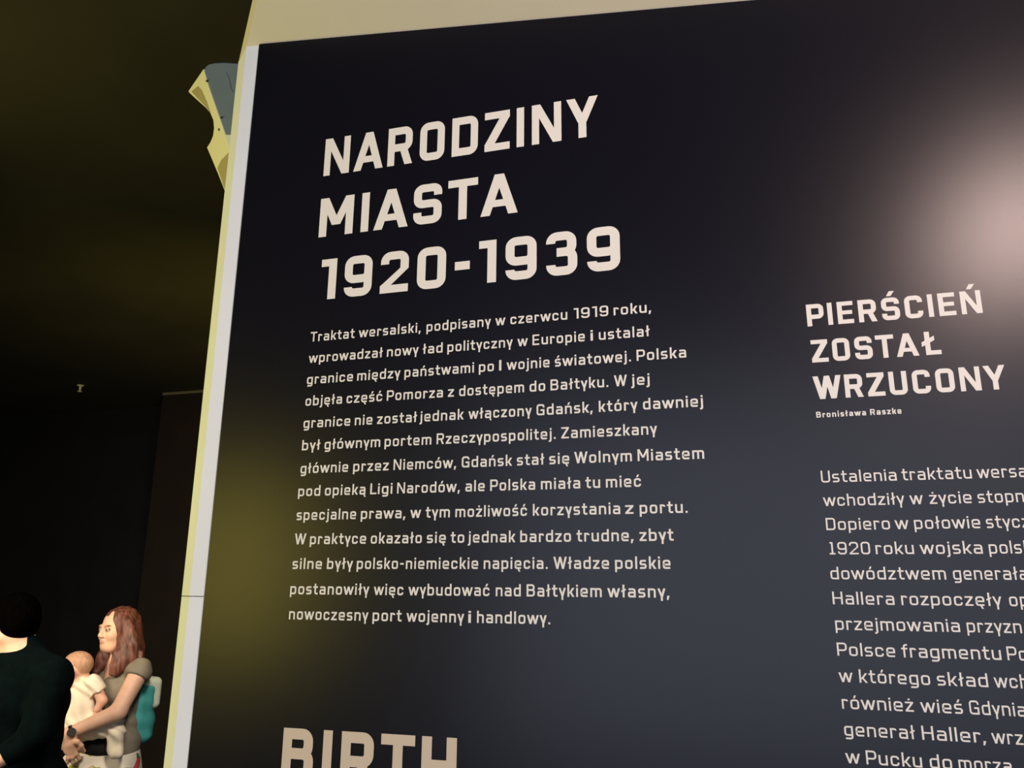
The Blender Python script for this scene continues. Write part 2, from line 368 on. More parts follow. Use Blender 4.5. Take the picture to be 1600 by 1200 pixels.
        W = .57; B(0, 0, w, 1); Dg(w * .7, .27, W - t * 1.1, XH, t * 1.1); Dg(W - t * 1.08, 0, w * 1.0, .40, t * 1.08); side = [0, .8]
    elif c == 'l': W = w; B(0, 0, w, 1)
    elif c == 'ł': W = w + .20; o = .10; B(o, 0, o + w, 1); polys.append([(0, .40), (0, .40 + w * .9), (W, .56 + w * .9), (W, .56)]); side = [.6, .6]
    elif c == 'm': W = .92; B(0, 0, w, XH); arch(0, (W + w) / 2, XH); arch((W - w) / 2, (W + w) / 2, XH)
    elif c == 'o': W = .59; S([(h, h), (W - h, h), (W - h, XH - h), (h, XH - h)], True, r=RL)
    elif c == 'r': W = .43; B(0, 0, w, XH); S([(h, XH - h), (W - h * .9, XH - h), (W - h * .9, XH - w * 1.25)], r=RL); side = [0, .5]
    elif c == 's': W = .54; S([(.03, h), (W - h, h), (W - h, XH / 2), (h, XH / 2), (h, XH - h), (W - .04, XH - h)], r=.175); side = [.2, .2]
    elif c == 't': W = .46; S([(.12 + h, .95), (.12 + h, h), (W, h)], r=RL); B(0, XH - w * .95, W - .01, XH); side = [.5, .5]
    elif c == 'u': W = .59; S([(h, XH), (h, h), (W - h, h), (W - h, XH * .5)], r=RL); B(W - w, 0, W, XH)
    elif c == 'y': W = .60; q = (W - t) / 2; Dg(q + .02, .06, 0, XH); Dg(q + .02, .06, W - t, XH); B((W - w) / 2 + .01, DE, (W + w) / 2 + .01, .14); side = [1, 1]
    else: raise ValueError(c)
    return polys, W, side
def word_polys(word, w, gap):
    x = 0.0; out = []; prev = 0
    for i, c in enumerate(word):
        polys, W, side = glyph(c, w)
        if i: x += gap - .075 * (prev + side[0])
        out += [(k, [(p[0] + x, p[1]) for p in q]) for k, q in polys]
        x += W; prev = side[1]
    return out, x
def lettering(name, words, w, gap, parent, label=None, mt='letter'):
    """words: (text, x0, x1 or None, baseline z, cap height, default width factor)"""
    V, F = [], []; y = D - 0.0006; avg = []
    for text, x0, x1, z, cap, kx in words:
        polys, W = word_polys(text, w, gap)
        s = (x1 - x0) / W if x1 is not None else cap * kx
        for k, q in polys:
            n = len(V); V += [(x0 + p[0] * s, y - k * 0.00003, z + p[1] * cap) for p in q]; F.append(list(range(n, n + len(q))))
    o = obj(name, V, F, MT[mt], parent)
    if label: o['label'] = label
    return o
INTRO_LINES = [
    (0.4587, [('Traktat', -0.7851, -0.6914), ('wersalski,', -0.683, -0.5572), ('podpisany', -0.5454, -0.4211), ('w', -0.413, -0.3938), ('czerwcu', -0.3846, -0.2809), ('1919', -0.2694, -0.2086), ('roku,', -0.1994, -0.1356)]),
    (0.4164, [('wprowadzał', -0.7855, -0.6313), ('nowy', -0.6227, -0.5594), ('ład', -0.5514, -0.5126), ('polityczny', -0.5033, -0.38), ('w', -0.3715, -0.3522), ('Europie', -0.3438, -0.2505), ('i', -0.2404, -0.2363), ('ustalał', -0.2259, -0.1393)]),
    (0.3745, [('granice', -0.7857, -0.6897), ('między', -0.6809, -0.5937), ('państwami', -0.5857, -0.4517), ('po', -0.4424, -0.4145), ('I', -0.4048, -0.4007), ('wojnie', -0.391, -0.3132), ('światowej.', -0.3038, -0.1722), ('Polska', -0.1625, -0.0808)]),
    (0.3326, [('objęła', -0.7856, -0.7094), ('część', -0.7, -0.628), ('Pomorza', -0.6188, -0.5095), ('z', -0.4998, -0.4885), ('dostępem', -0.4785, -0.3589), ('do', -0.3489, -0.3211), ('Bałtyku.', -0.3117, -0.2116), ('W', -0.2018, -0.1799), ('jej', -0.173, -0.1424)]),
    (0.2901, [('granice', -0.7863, -0.6898), ('nie', -0.6806, -0.6453), ('został', -0.6358, -0.5578), ('jednak', -0.5526, -0.469), ('włączony', -0.4604, -0.3451), ('Gdańsk,', -0.3365, -0.2394), ('który', -0.2285, -0.1636), ('dawniej', -0.1546, -0.058)]),
    (0.2479, [('był', -0.7861, -0.7483), ('głównym', -0.7394, -0.6274), ('portem', -0.6189, -0.5287), ('Rzeczypospolitej.', -0.5187, -0.3033), ('Zamieszkany', -0.2934, -0.1332)]),
    (0.2049, [('głównie', -0.7856, -0.6887), ('przez', -0.6786, -0.6087), ('Niemców,', -0.5994, -0.4812), ('Gdańsk', -0.4706, -0.3797), ('stał', -0.3712, -0.3232), ('się', -0.3146, -0.2803), ('Wolnym', -0.2717, -0.1757), ('Miastem', -0.1663, -0.0605)]),
    (0.1631, [('pod', -0.787, -0.7419), ('opieką', -0.7325, -0.6519), ('Ligi', -0.6425, -0.5997), ('Narodów,', -0.5905, -0.4734), ('ale', -0.4629, -0.4281), ('Polska', -0.4182, -0.3391), ('miała', -0.3291, -0.2622), ('tu', -0.2535, -0.2289), ('mieć', -0.2194, -0.1623)]),
    (0.1199, [('specjalne', -0.7868, -0.6676), ('prawa,', -0.6583, -0.5731), ('w', -0.5637, -0.5433), ('tym', -0.535, -0.4902), ('możliwość', -0.4802, -0.3532), ('korzystania', -0.343, -0.1971), ('z', -0.1889, -0.1757), ('portu.', -0.1658, -0.0905)]),
    (0.0768, [('W', -0.7872, -0.7639), ('praktyce', -0.7561, -0.6457), ('okazało', -0.6365, -0.5405), ('się', -0.5311, -0.4964), ('to', -0.4877, -0.4631), ('jednak', -0.4566, -0.373), ('bardzo', -0.3647, -0.2788), ('trudne,', -0.2695, -0.1774), ('zbyt', -0.1674, -0.114)]),
    (0.0336, [('silne', -0.788, -0.7291), ('były', -0.719, -0.6684), ('polsko-niemieckie', -0.661, -0.4375), ('napięcia.', -0.4277, -0.3181), ('Władze', -0.3084, -0.2173), ('polskie', -0.2077, -0.1206)]),
    (-0.01, [('postanowiły', -0.7887, -0.6346), ('więc', -0.6262, -0.571), ('wybudować', -0.5618, -0.417), ('nad', -0.4061, -0.3634), ('Bałtykiem', -0.3535, -0.23), ('własny,', -0.2211, -0.1243)]),
    (-0.0528, [('nowoczesny', -0.7874, -0.634), ('port', -0.626, -0.5722), ('wojenny', -0.5635, -0.4604), ('i', -0.453, -0.4485), ('handlowy.', -0.4379, -0.3142)]),
]
STORY_LINES = [
    (0.1615, [('Ustalenia', 0.1111, 0.2164), ('traktatu', 0.2235, 0.3165), ('wersalskiego', 0.3232, None)]),
    (0.126, [('wchodziły', 0.111, 0.2235), ('w', 0.2304, 0.2484), ('życie', 0.257, 0.3121), ('stopniowo.', 0.3201, None)]),
    (0.0902, [('Dopiero', 0.1121, 0.2001), ('w', 0.2067, 0.2254), ('połowie', 0.2327, 0.3188), ('stycznia', 0.3264, None)]),
    (0.0545, [('1920', 0.1139, 0.1698), ('roku', 0.1772, 0.2284), ('wojska', 0.2363, 0.3173), ('polskie', 0.3254, None), ('pod', None, None)]),
    (0.0186, [('dowództwem', 0.1122, 0.2662), ('generała', 0.2755, None)]),
    (-0.017, [('Hallera', 0.112, 0.1951), ('rozpoczęły', 0.2042, 0.3323), ('operację', 0.3416, None)]),
    (-0.0527, [('przejmowania', 0.1125, 0.2756), ('przyznanego', 0.2844, None)]),
    (-0.0884, [('Polsce', 0.1119, 0.1888), ('fragmentu', 0.1971, 0.3223), ('Pomorza,', 0.3297, None)]),
    (-0.1243, [('w', 0.1109, 0.1297), ('którego', 0.1382, 0.2297), ('skład', 0.2386, 0.3017), ('wchodziła', 0.3091, None)]),
    (-0.1601, [('również', 0.1119, 0.2048), ('wieś', 0.2135, 0.2663), ('Gdynia.', 0.2747, None)]),
    (-0.1956, [('generał', 0.1118, 0.2028), ('Haller,', 0.2116, 0.2896), ('wrzucił', 0.2971, None)]),
    (-0.2313, [('w', 0.1102, 0.1294), ('Pucku', 0.1371, 0.2078), ('do', 0.2175, 0.2448), ('morza', 0.2529, None)]),
]

panel = empty('text_panel', (0.4, D, 0.0))
tag(panel, 'dark navy wall panel printed with cream Polish text in two columns', 'wall panel')
def panel_board():
    xl, xr, y0, y1, b = -0.970, 2.4, D, YF, 0.0042
    pts = []
    for z0 in (0.08, None):
        for x, y in ((xl, D + .004), (xl + b, y0), (xr, y0), (xr, D + .004)):
            pts.append((x, y, z0 if z0 is not None else fold_z(x) - 0.0005))
    return obj('backing_board', pts, [[3, 2, 1, 0], [4, 5, 6, 7]] + [[i, (i + 1) % 4, 4 + (i + 1) % 4, 4 + i] for i in range(4)], MT['panel'], panel)
panel_board()
TC = 0.0838
for t in (('NARODZINY', -0.7828, -0.2185, CZ + .8100, TC, 1), ('MIASTA', -0.7838, -0.3722, CZ + .6755, TC, 1),
          ('1920-1939', -0.7717, -0.1853, CZ + .5424, TC, 1)): lettering('title_line', [t], .198, .205, panel)
words = []
for z, line in INTRO_LINES: words += [(t, a, b, CZ + z, .0193, 1) for t, a, b in line]
lettering('intro_paragraph', words, .150, .205, panel)
lettering('translated_title', [('BIRTH', -0.7812, -0.4681, CZ - .3135, TC, 1)], .205, .20, panel, 'darker tan lettering', 'letter_tan')
HC = 0.0369
for t in (('PIERŚCIEŃ', .1113, .3617, CZ + .4114, HC, 1), ('ZOSTAŁ', .1135, .2985, CZ + .3512, HC, 1),
          ('WRZUCONY', .1116, .3793, CZ + .2916, HC, 1)): lettering('story_heading_line', [t], .195, .20, panel)
lettering('story_author', [('Bronisława', .1123, .1838, CZ + .2624, .0093, 1), ('Raszke', .1897, .2334, CZ + .2624, .0093, 1)], .19, .24, panel)
words = []
for z, line in STORY_LINES:
    xe = None
    for t, a, b in line:
        if a is None: a = xe + .0085
        W = word_polys(t, .125, .19)[1]; b = b if b is not None else a + W * .0178 * .955
        xe = b; words.append((t, a, b, CZ + z, .0180, 1))
lettering('story_paragraph', words, .125, .19, panel)

# ------------------------------------------------------------------ the fixture behind the panel's left edge
fx = empty('wall_fixture', tuple(at(340, 200, 1.68)))
tag(fx, 'white angular fixture with rounded grey face, jutting out behind the text panel', 'fixture')
YG = 1.64
ng = Vector((0.0, 1.0, 0.0))
G = lambda px, py: at(px, py, YG)
E1p, E2p, E3p = G(318, 110), G(364, 246), at(295, 144, 1.76)
nw = (E2p - E1p).cross(E3p - E1p).normalized()
if nw.y > 0: nw = -nw                                   # towards the reader
Wp = lambda px, py, lift=0.0: on_plane(px, py, E1p, nw) + nw * lift
grey = [(318.5, 112), (319, 107), (322, 102.5), (327, 99.5), (335, 97.8), (350, 97), (380, 99), (420, 101), (420, 246), (364, 246), (352, 210), (340, 175), (328, 141)]
prism('grey_face', [G(*p) for p in grey], (0, 0.05, 0), MT['fix_grey'], fx, 0.004)
pale = [(351.5, 210.5), (420, 210.5), (420, 250), (366, 250)]
prism('pale_lower_face', [at(*p, YG - .003) for p in pale], (0, 0.05, 0), MT['fix_white'], fx)
side = [(318, 108), (312, 117), (303, 130), (294.5, 142.5), (296, 145), (309, 157), (322, 168.5), (329, 177), (333.5, 188), (334.5, 200), (333, 212), (329, 222), (323.5, 230.5),
        (331, 248), (341, 272), (352.5, 301.5), (372, 300), (366, 252), (352, 210), (340, 175), (328, 141)]
prism('side_flank', [Wp(*p) for p in side], -nw * 0.012, MT['fix_white'], fx)
prism('recess_shade', [Wp(*p, .0008) for p in ((299.5, 143), (309.5, 134.5), (315.5, 141), (323, 158), (329.5, 177), (322, 167), (310, 154.5))], -nw * 0.0006, MT['fix_tan'], fx)  # thin tan sheet on the flank, shade of the hollow as colour
prism('lower_shade', [Wp(*p, .0008) for p in ((340, 262.5), (346, 250), (358, 238), (372, 240), (372, 290), (352.5, 299))], -nw * 0.0006, MT['fix_tan'], fx)  # thin tan sheet painting the shadow on the flank's lower end
def disc(name, c, n, r, mt, parent, k=12, th=0.003):
    n = n.normalized(); u = n.orthogonal().normalized(); v = n.cross(u)
    return prism(name, [c + u * (r * math.cos(2 * math.pi * i / k)) + v * (r * math.sin(2 * math.pi * i / k)) for i in range(k)], n * th, mt, parent)
for p in ((324, 127), (347, 184)): disc('screw', G(*p), Vector((0, -1, 0)), .0032, MT['screw'], fx)
def ribbon(name, pts, wd, mt, parent, lift):
    V, Fc = [], []
    for i, (x, y) in enumerate(pts): V += [G(x, y) + Vector((-wd, -lift, 0)), G(x, y) + Vector((wd, -lift, 0)), G(x, y) + Vector((wd, 0, 0)), G(x, y) + Vector((-wd, 0, 0))]
    for i in range(len(pts) - 1): Fc += [[4 * i + a, 4 * i + (a + 1) % 4, 4 * i + 4 + (a + 1) % 4, 4 * i + 4 + a] for a in range(4)]
    return obj(name, V, Fc, mt, parent)
ribbon('embossed_line', [(353, 113), (357, 120), (359, 128), (361, 137), (364.5, 144.5)], .0011, MT['emboss'], fx, .0006)
disc('slot', Wp(343, 202.5), nw, .0034, MT['screw'], fx)
box('mounting_arm', (-1.0, D + 0.2, G(400, 170).z - .04), (-0.92, YG + .03, G(400, 170).z + .04), MT['fix_grey'], fx)
box('mounting_rail', (G(415, 170).x - .02, YG + .01, G(400, 170).z - .03), (-0.92, YG + .04, G(400, 170).z + .03), MT['fix_grey'], fx)

# ------------------------------------------------------------------ ceiling sprinkler
sp = at(126, 602, 5.33); sp = Vector((sp.x, sp.y, CEIL))
spr = empty('ceiling_sprinkler', tuple(sp)); tag(spr, 'tiny pale sprinkler head on the dark ceiling, above the visitors', 'sprinkler')
def lathe(name, c, prof, mt, parent, k=16):
    V, F = [], []
    for r, z in prof:
        for i in range(k): V.append((c.x + r * math.cos(2 * math.pi * i / k), c.y + r * math.sin(2 * math.pi * i / k), c.z + z))
    for j in range(len(prof) - 1):
        for i in range(k): F.append([j * k + i, j * k + (i + 1) % k, (j + 1) * k + (i + 1) % k, (j + 1) * k + i])
    F.append(list(range(k))); F.append(list(range((len(prof) - 1) * k, len(prof) * k)))
    return obj(name, V, F, mt, parent, True)
lathe('escutcheon', sp, [(.030, 0), (.028, -.006), (.012, -.010), (.010, -.022)], MT['brass'], spr)
lathe('frame_stem', sp, [(.006, -.020), (.012, -.030), (.006, -.044), (.005, -.052)], MT['brass'], spr)
lathe('deflector', sp, [(.004, -.050), (.020, -.054), (.021, -.056), (.004, -.060)], MT['brass'], spr)

# ------------------------------------------------------------------ figures: blended volumes turned into one skin each
class Field:
    def __init__(s, lo, hi, step):
        s.lo = np.array(lo, float); s.h = step; s.n = np.ceil((np.array(hi) - s.lo) / step).astype(int) + 1
        s.ax = [s.lo[i] + step * np.arange(s.n[i]) for i in range(3)]; s.F = np.full(s.n, 1.0, np.float32)
    def _sub(s, lo, hi):
        a = np.clip(np.floor((np.array(lo) - s.lo) / s.h).astype(int), 0, s.n - 1); b = np.clip(np.ceil((np.array(hi) - s.lo) / s.h).astype(int) + 1, 1, s.n)
        sl = tuple(slice(a[i], max(b[i], a[i] + 1)) for i in range(3))
        X = s.ax[0][sl[0]][:, None, None]; Y = s.ax[1][sl[1]][None, :, None]; Z = s.ax[2][sl[2]][None, None, :]
        return sl, X, Y, Z
    def _add(s, sl, d, k):
        a = s.F[sl]; k = max(k, 1e-4); h = np.maximum(k - np.abs(a - d), 0) / k
        s.F[sl] = np.minimum(a, d) - h * h * k * .25
    def _cut(s, sl, d, k):
        a = s.F[sl]; b = -d; k = max(k, 1e-4); h = np.maximum(k - np.abs(a - b), 0) / k
        s.F[sl] = np.maximum(a, b) + h * h * k * .25
    def cone(s, a, b, ra, rb, k=.02, cut=False):
        a, b = np.array(a, float), np.array(b, float); m = max(ra, rb) + max(k, .03)
        sl, X, Y, Z = s._sub(np.minimum(a, b) - m, np.maximum(a, b) + m)
        ab = b - a; L2 = max(ab @ ab, 1e-9)
        t = np.clip(((X - a[0]) * ab[0] + (Y - a[1]) * ab[1] + (Z - a[2]) * ab[2]) / L2, 0, 1)
        d = np.sqrt((X - a[0] - t * ab[0]) ** 2 + (Y - a[1] - t * ab[1]) ** 2 + (Z - a[2] - t * ab[2]) ** 2) - (ra + (rb - ra) * t)
        (s._cut if cut else s._add)(sl, d.astype(np.float32), k)
    def chain(s, pts, rs, k=.02):
        for i in range(len(pts) - 1): s.cone(pts[i], pts[i + 1], rs[i], rs[i + 1], k)
    def ell(s, c, r, B=None, k=.02, cut=False):
        c = np.array(c, float); m = max(r) + max(k, .03); sl, X, Y, Z = s._sub(c - m, c + m)
        x, y, z = X - c[0], Y - c[1], Z - c[2]
        if B is not None: x, y, z = [B[i][0] * (X - c[0]) + B[i][1] * (Y - c[1]) + B[i][2] * (Z - c[2]) for i in range(3)]
        k0 = np.sqrt((x / r[0]) ** 2 + (y / r[1]) ** 2 + (z / r[2]) ** 2); k1 = np.sqrt((x / r[0] ** 2) ** 2 + (y / r[1] ** 2) ** 2 + (z / r[2] ** 2) ** 2)
        d = k0 * (k0 - 1) / np.maximum(k1, 1e-6)
        (s._cut if cut else s._add)(sl, d.astype(np.float32), k)
    def rbox(s, c, hs, B, rad, k=.01):
        c = np.array(c, float); m = float(np.linalg.norm(hs)) + .03; sl, X, Y, Z = s._sub(c - m, c + m)
        q = [np.abs(B[i][0] * (X - c[0]) + B[i][1] * (Y - c[1]) + B[i][2] * (Z - c[2])) - (hs[i] - rad) for i in range(3)]
        d = np.sqrt(sum(np.maximum(v, 0) ** 2 for v in q)) + np.minimum(np.maximum(np.maximum(q[0], q[1]), q[2]), 0) - rad
        s._add(sl, d.astype(np.float32), k)
    def plane(s, p, n, k=.004):                     # removes the side n points to
        p, n = np.array(p, float), np.array(n, float); n = n / np.linalg.norm(n)
        d = (s.ax[0][:, None, None] - p[0]) * n[0] + (s.ax[1][None, :, None] - p[1]) * n[1] + (s.ax[2][None, None, :] - p[2]) * n[2]
        s.F = np.maximum(s.F, d.astype(np.float32))
    def like(s): q = Field.__new__(Field); q.lo, q.h, q.n, q.ax = s.lo, s.h, s.n, s.ax; q.F = np.full(s.n, 1.0, np.float32); return q
    def union(s, q, k=.01): s._add((slice(None),) * 3, q.F, k)
    def mesh(s):
        F = s.F; ins = F < 0; n = F.shape
        c = np.zeros([m - 1 for m in n], np.int8)
        for dx in (0, 1):
            for dy in (0, 1):
                for dz in (0, 1): c += ins[dx:n[0] - 1 + dx, dy:n[1] - 1 + dy, dz:n[2] - 1 + dz]
        act = (c > 0) & (c < 8); idx = np.full(act.shape, -1, np.int64); I = np.argwhere(act); idx[act] = np.arange(len(I))
        P = np.zeros((len(I), 3)); N = np.zeros(len(I))
        corners = [(x, y, z) for x in (0, 1) for y in (0, 1) for z in (0, 1)]
        val = {q: F[I[:, 0] + q[0], I[:, 1] + q[1], I[:, 2] + q[2]].astype(float) for q in corners}
        for q in corners:
            for a in range(3):
                if q[a] == 0:
                    e = list(q); e[a] = 1; e = tuple(e); v0, v1 = val[q], val[e]; m = (v0 < 0) != (v1 < 0)
                    t = np.where(m, v0 / np.where(m, v0 - v1, 1), 0); pt = np.array(q, float)[None, :].repeat(len(I), 0); pt[:, a] = t
                    P[m] += pt[m]; N[m] += 1
        P = (P / N[:, None] + I) * s.h + s.lo
        faces = []
        for a in range(3):
            b, d = (a + 1) % 3, (a + 2) % 3
            s0 = [slice(None)] * 3; s1 = [slice(None)] * 3; s0[a] = slice(0, n[a] - 1); s1[a] = slice(1, n[a])
            A, Bv = ins[tuple(s0)], ins[tuple(s1)]
            for flip in (False, True):
                E = np.argwhere((A & ~Bv) if not flip else (~A & Bv))
                if not len(E): continue
                E = E[(E[:, b] > 0) & (E[:, d] > 0) & (E[:, b] < n[b] - 1) & (E[:, d] < n[d] - 1)]
                def g(db, dd):
                    Q = E.copy(); Q[:, b] -= db; Q[:, d] -= dd; return idx[Q[:, 0], Q[:, 1], Q[:, 2]]
                quad = np.stack([g(1, 1), g(0, 1), g(0, 0), g(1, 0)], 1)
                faces.append(quad if not flip else quad[:, ::-1])
        return P, np.concatenate(faces)
def skin_obj(name, field, mats, parent, pick=None, label=None):
    P, Fc = field.mesh(); midx = None
    if pick is not None: midx = pick(P[Fc].mean(axis=1))
    me = bpy.data.meshes.new(name); me.vertices.add(len(P)); me.vertices.foreach_set('co', P.ravel())
    me.loops.add(len(Fc) * 4); me.loops.foreach_set('vertex_index', Fc.ravel().astype(np.int32))
    me.polygons.add(len(Fc)); me.polygons.foreach_set('loop_start', np.arange(0, len(Fc) * 4, 4, dtype=np.int32))
    me.polygons.foreach_set('loop_total', np.full(len(Fc), 4, np.int32))
    for m in (mats if isinstance(mats, list) else [mats]): me.materials.append(m)
    me.polygons.foreach_set('use_smooth', np.ones(len(Fc), bool))
    if midx is not None: me.polygons.foreach_set('material_index', midx.astype(np.int32))
    me.update(calc_edges=True); me.validate()
    o = bpy.data.objects.new(name, me); COL.objects.link(o)
    if parent is not None:
        o.parent = parent; o.matrix_parent_inverse = Matrix.Translation(-Vector(parent.location)) if parent.type == 'EMPTY' else Matrix.Identity(4)
    if label: o['label'] = label
    return o
class Stage:
    """a figure's own upright frame: s to the reader's right, t towards the reader"""
    def __init__(s, px, depth):
        r = ray(px, 915); p = Vector((0, 0, CZ)) + r * depth; s.base = Vector((p.x, p.y, 0))
        s.t = Vector((-p.x, -p.y, 0)).normalized(); s.s = Vector((-s.t.y, s.t.x, 0)); s.s = s.s if s.s.dot(Vector((1, 0, 0))) > 0 else -s.s
    def J(s, px, py, dv=0.0): return np.array(on_plane(px, py, s.base + s.t * dv, s.t))
    def facing(s, a):
        a = math.radians(a); F = -s.s * math.cos(a) + s.t * math.sin(a); L = s.t * math.cos(a) + s.s * math.sin(a)
        return np.array(F), np.array(L)
UP = np.array((0, 0, 1.0))
def frame(c, F, L, pitch=0.0):
    f = F * math.cos(pitch) - UP * math.sin(pitch); u = F * math.sin(pitch) + UP * math.cos(pitch)
    return (lambda x, y, z, k=1.0: c + (f * x + L * y + u * z) * k), [f, L, u]
def head(fd, Q, B, k=1.0, baby=False):
    q = lambda x, y, z: Q(x, y, z, k)
    fd.ell(q(-.015, 0, .03), np.array((.095, .075, .085)) * k, B, .02)
    if baby:
        fd.ell(q(.028, 0, -.03), np.array((.062, .064, .062)) * k, B, .03)
        for y in (-1, 1): fd.ell(q(.048, .035 * y, -.048), np.array((.03, .03, .028)) * k, B, .02)
        fd.cone(q(.085, 0, -.012), q(.097, 0, -.028), .009 * k, .012 * k, .012)
    else:
        fd.ell(q(.028, 0, -.035), np.array((.060, .062, .075)) * k, B, .03)
        fd.ell(q(.052, 0, -.088), np.array((.032, .032, .026)) * k, B, .03)
        for y in (-1, 1):
            fd.cone(q(-.01, .055 * y, -.055), q(.045, .025 * y, -.092), .018 * k, .016 * k, .03)
            fd.ell(q(.058, .034 * y, -.028), np.array((.026, .024, .022)) * k, B, .02)
        fd.cone(q(.086, -.030, .020), q(.086, .030, .020), .008 * k, .008 * k, .014)
        fd.cone(q(.086, 0, .010), q(.105, 0, -.026), .0065 * k, .0095 * k, .014)
        for y in (-1, 1): fd.ell(q(.096, .010 * y, -.032), np.array((.010, .008, .007)) * k, B, .009)
    for y in (-1, 1): fd.ell(q(.094, .031 * y, .001), np.array((.014, .016, .011)) * k, B, .012, cut=True)
    for y in (-1, 1): fd.ell(q(.082, .031 * y, .001), np.array((.0115, .0125, .0105)) * k, B, .003)
    fd.ell(q(.084, 0, -.0545), np.array((.011, .022, .0055)) * k, B, .007); fd.ell(q(.083, 0, -.063), np.array((.011, .019, .006)) * k, B, .007)
    for y in (-1, 1):
        fd.ell(q(-.005, .074 * y, -.012), np.array((.020, .010, .032)) * k, B, .008); fd.ell(q(-.001, .084 * y, -.010), np.array((.010, .006, .018)) * k, B, .006, cut=True)
def face_pick(Q, B, c, k=1.0):
    """0 skin, 1 lips, 2 brows, 3 eye white, 4 iris"""
    def f(P):
        d = P - c; x, y, z = d @ B[0] / k, d @ B[1] / k, d @ B[2] / k; m = np.zeros(len(P), int)
        m[(x > .080) & (np.abs(y) < .021 - .0 * y) & (np.abs(z + .0585) < .0095 * (1 - (y / .024) ** 2))] = 1
        m[(x > .070) & (np.abs(np.abs(y) - .033) < .019) & (np.abs(z - .0235 + 14 * (np.abs(y) - .034) ** 2) < .0026)] = 2
        e = (x > .075) & (np.abs(np.abs(y) - .031) < .0125) & (np.abs(z - .001) < .0062 * np.sqrt(np.maximum(0, 1 - ((np.abs(y) - .031) / .0128) ** 2))); m[e] = 3; m[(x > .070) & (np.abs(np.abs(y) - .031) < .0135) & (np.abs(z - .0072 + 12 * (np.abs(y) - .031) ** 2) < .0016)] = 4
        m[e & ((np.abs(y) - .031) ** 2 + (z - .001) ** 2 < .0060 ** 2)] = 4
        return m
    return f
SK = lambda m: [MT[m], MT['lip'], MT['brow'], MT['eye'], MT['iris']]

# ---------------- the woman
W = Stage(190, 4.45); J = W.J; F, L = W.facing(26); rt = -L
hc = J(184, 983, 0); FH, LH = W.facing(36); Q, HB = frame(hc, FH, LH, 0.03); BB = [F, L, UP]
woman = empty('person', (W.base.x, W.base.y, 0)); tag(woman, 'woman with long auburn hair in olive grey T-shirt holding a baby', 'person')
nb = J(193, 1036, 0)
shL, shR = J(219, 1048, .15), J(178, 1047, -.15); elL, wrL = J(184, 1113, .245), J(107, 1146, .235)
pel = J(181, 1160, 0)
def woman_body():
    fd = Field(W.base[:] if False else np.array((W.base.x - .5, W.base.y - .5, -.01)), (W.base.x + .5, W.base.y + .5, 1.70), .0045)
    head(fd, Q, HB)
    fd.cone(Q(-.018, 0, -.06), nb, .050, .056, .025)
    fd.cone(nb, shL, .055, .047, .04); fd.cone(nb, shR, .055, .047, .04)
    fd.ell(J(186, 1075, 0), (.090, .140, .15), BB, .05); fd.ell(J(184, 1122, 0), (.082, .118, .12), BB, .05); fd.ell(pel, (.080, .135, .12), BB, .05)
    fd.chain([shL, elL, wrL], [.049, .042, .029], .018)
    elR, wrR = J(150, 1112, -.20), J(128, 1152, -.02)
    fd.chain([shR, elR, wrR], [.048, .041, .030], .02)
    fd.ell(J(122, 1160, .05), (.045, .04, .022), None, .02)
    for i in range(4):                                    # right hand spread under the baby
        k0 = J(118 - i * 2, 1160 + i * 2.5, .07 - i * .022); fd.chain([k0, k0 - np.array(W.s) * .035 + np.array(W.t) * .02, k0 - np.array(W.s) * .058 + np.array(W.t) * .035 + UP * .012], [.0095, .009, .008], .006)
    # left hand closing around the far side: back of the hand to the reader, fingers curled under
    t, s = np.array(W.t), np.array(W.s)
    fd.cone(wrL, J(110, 1160, .235), .029, .030, .02)
    fd.ell(J(111, 1167, .235), (.036, .020, .042), [s, t, UP], .015)
    for i, (kx, ky, ln) in enumerate(((123, 1170, 1.0), (119, 1178, 1.06), (113.5, 1183, 1.0), (107, 1184, .85))):
        k0 = J(kx, ky, .235); a = s * (.55 - .22 * i) - UP * (.35 + .15 * i); a = a / np.linalg.norm(a)
        k1 = k0 + (a * .75 - t * .35) * .036 * ln; k2 = k1 + (a * .05 - t * .9 - s * .1) * .024 * ln; k3 = k2 + (-a * .8 - t * .3) * .018 * ln
        fd.chain([J(111, 1166, .235) * .4 + k0 * .6, k0, k1, k2, k3], [.012, .0105, .0095, .0088, .0075], .006)
    fd.chain([J(113, 1157, .245), J(121, 1159, .262), J(127, 1165, .258), J(130, 1171, .245)], [.014, .0115, .0100, .0085], .008)
    for y, dx in ((1, 0), (-1, 0)):
        hip = pel + L * .078 * y - UP * .05; kn = np.array((hip[0], hip[1], .47)) + F * .02; an = np.array((hip[0], hip[1], .09)) - F * .02
        fd.chain([hip, kn], [.080, .056], .04); fd.chain([kn, kn * .65 + an * .35 - F * .015, an], [.056, .055, .036], .03)
        fd.cone(an - UP * .035, an + F * .15 - UP * .055, .038, .024, .03)
    return skin_obj('body', fd, SK('skin'), woman, face_pick(Q, HB, hc))
woman_body()
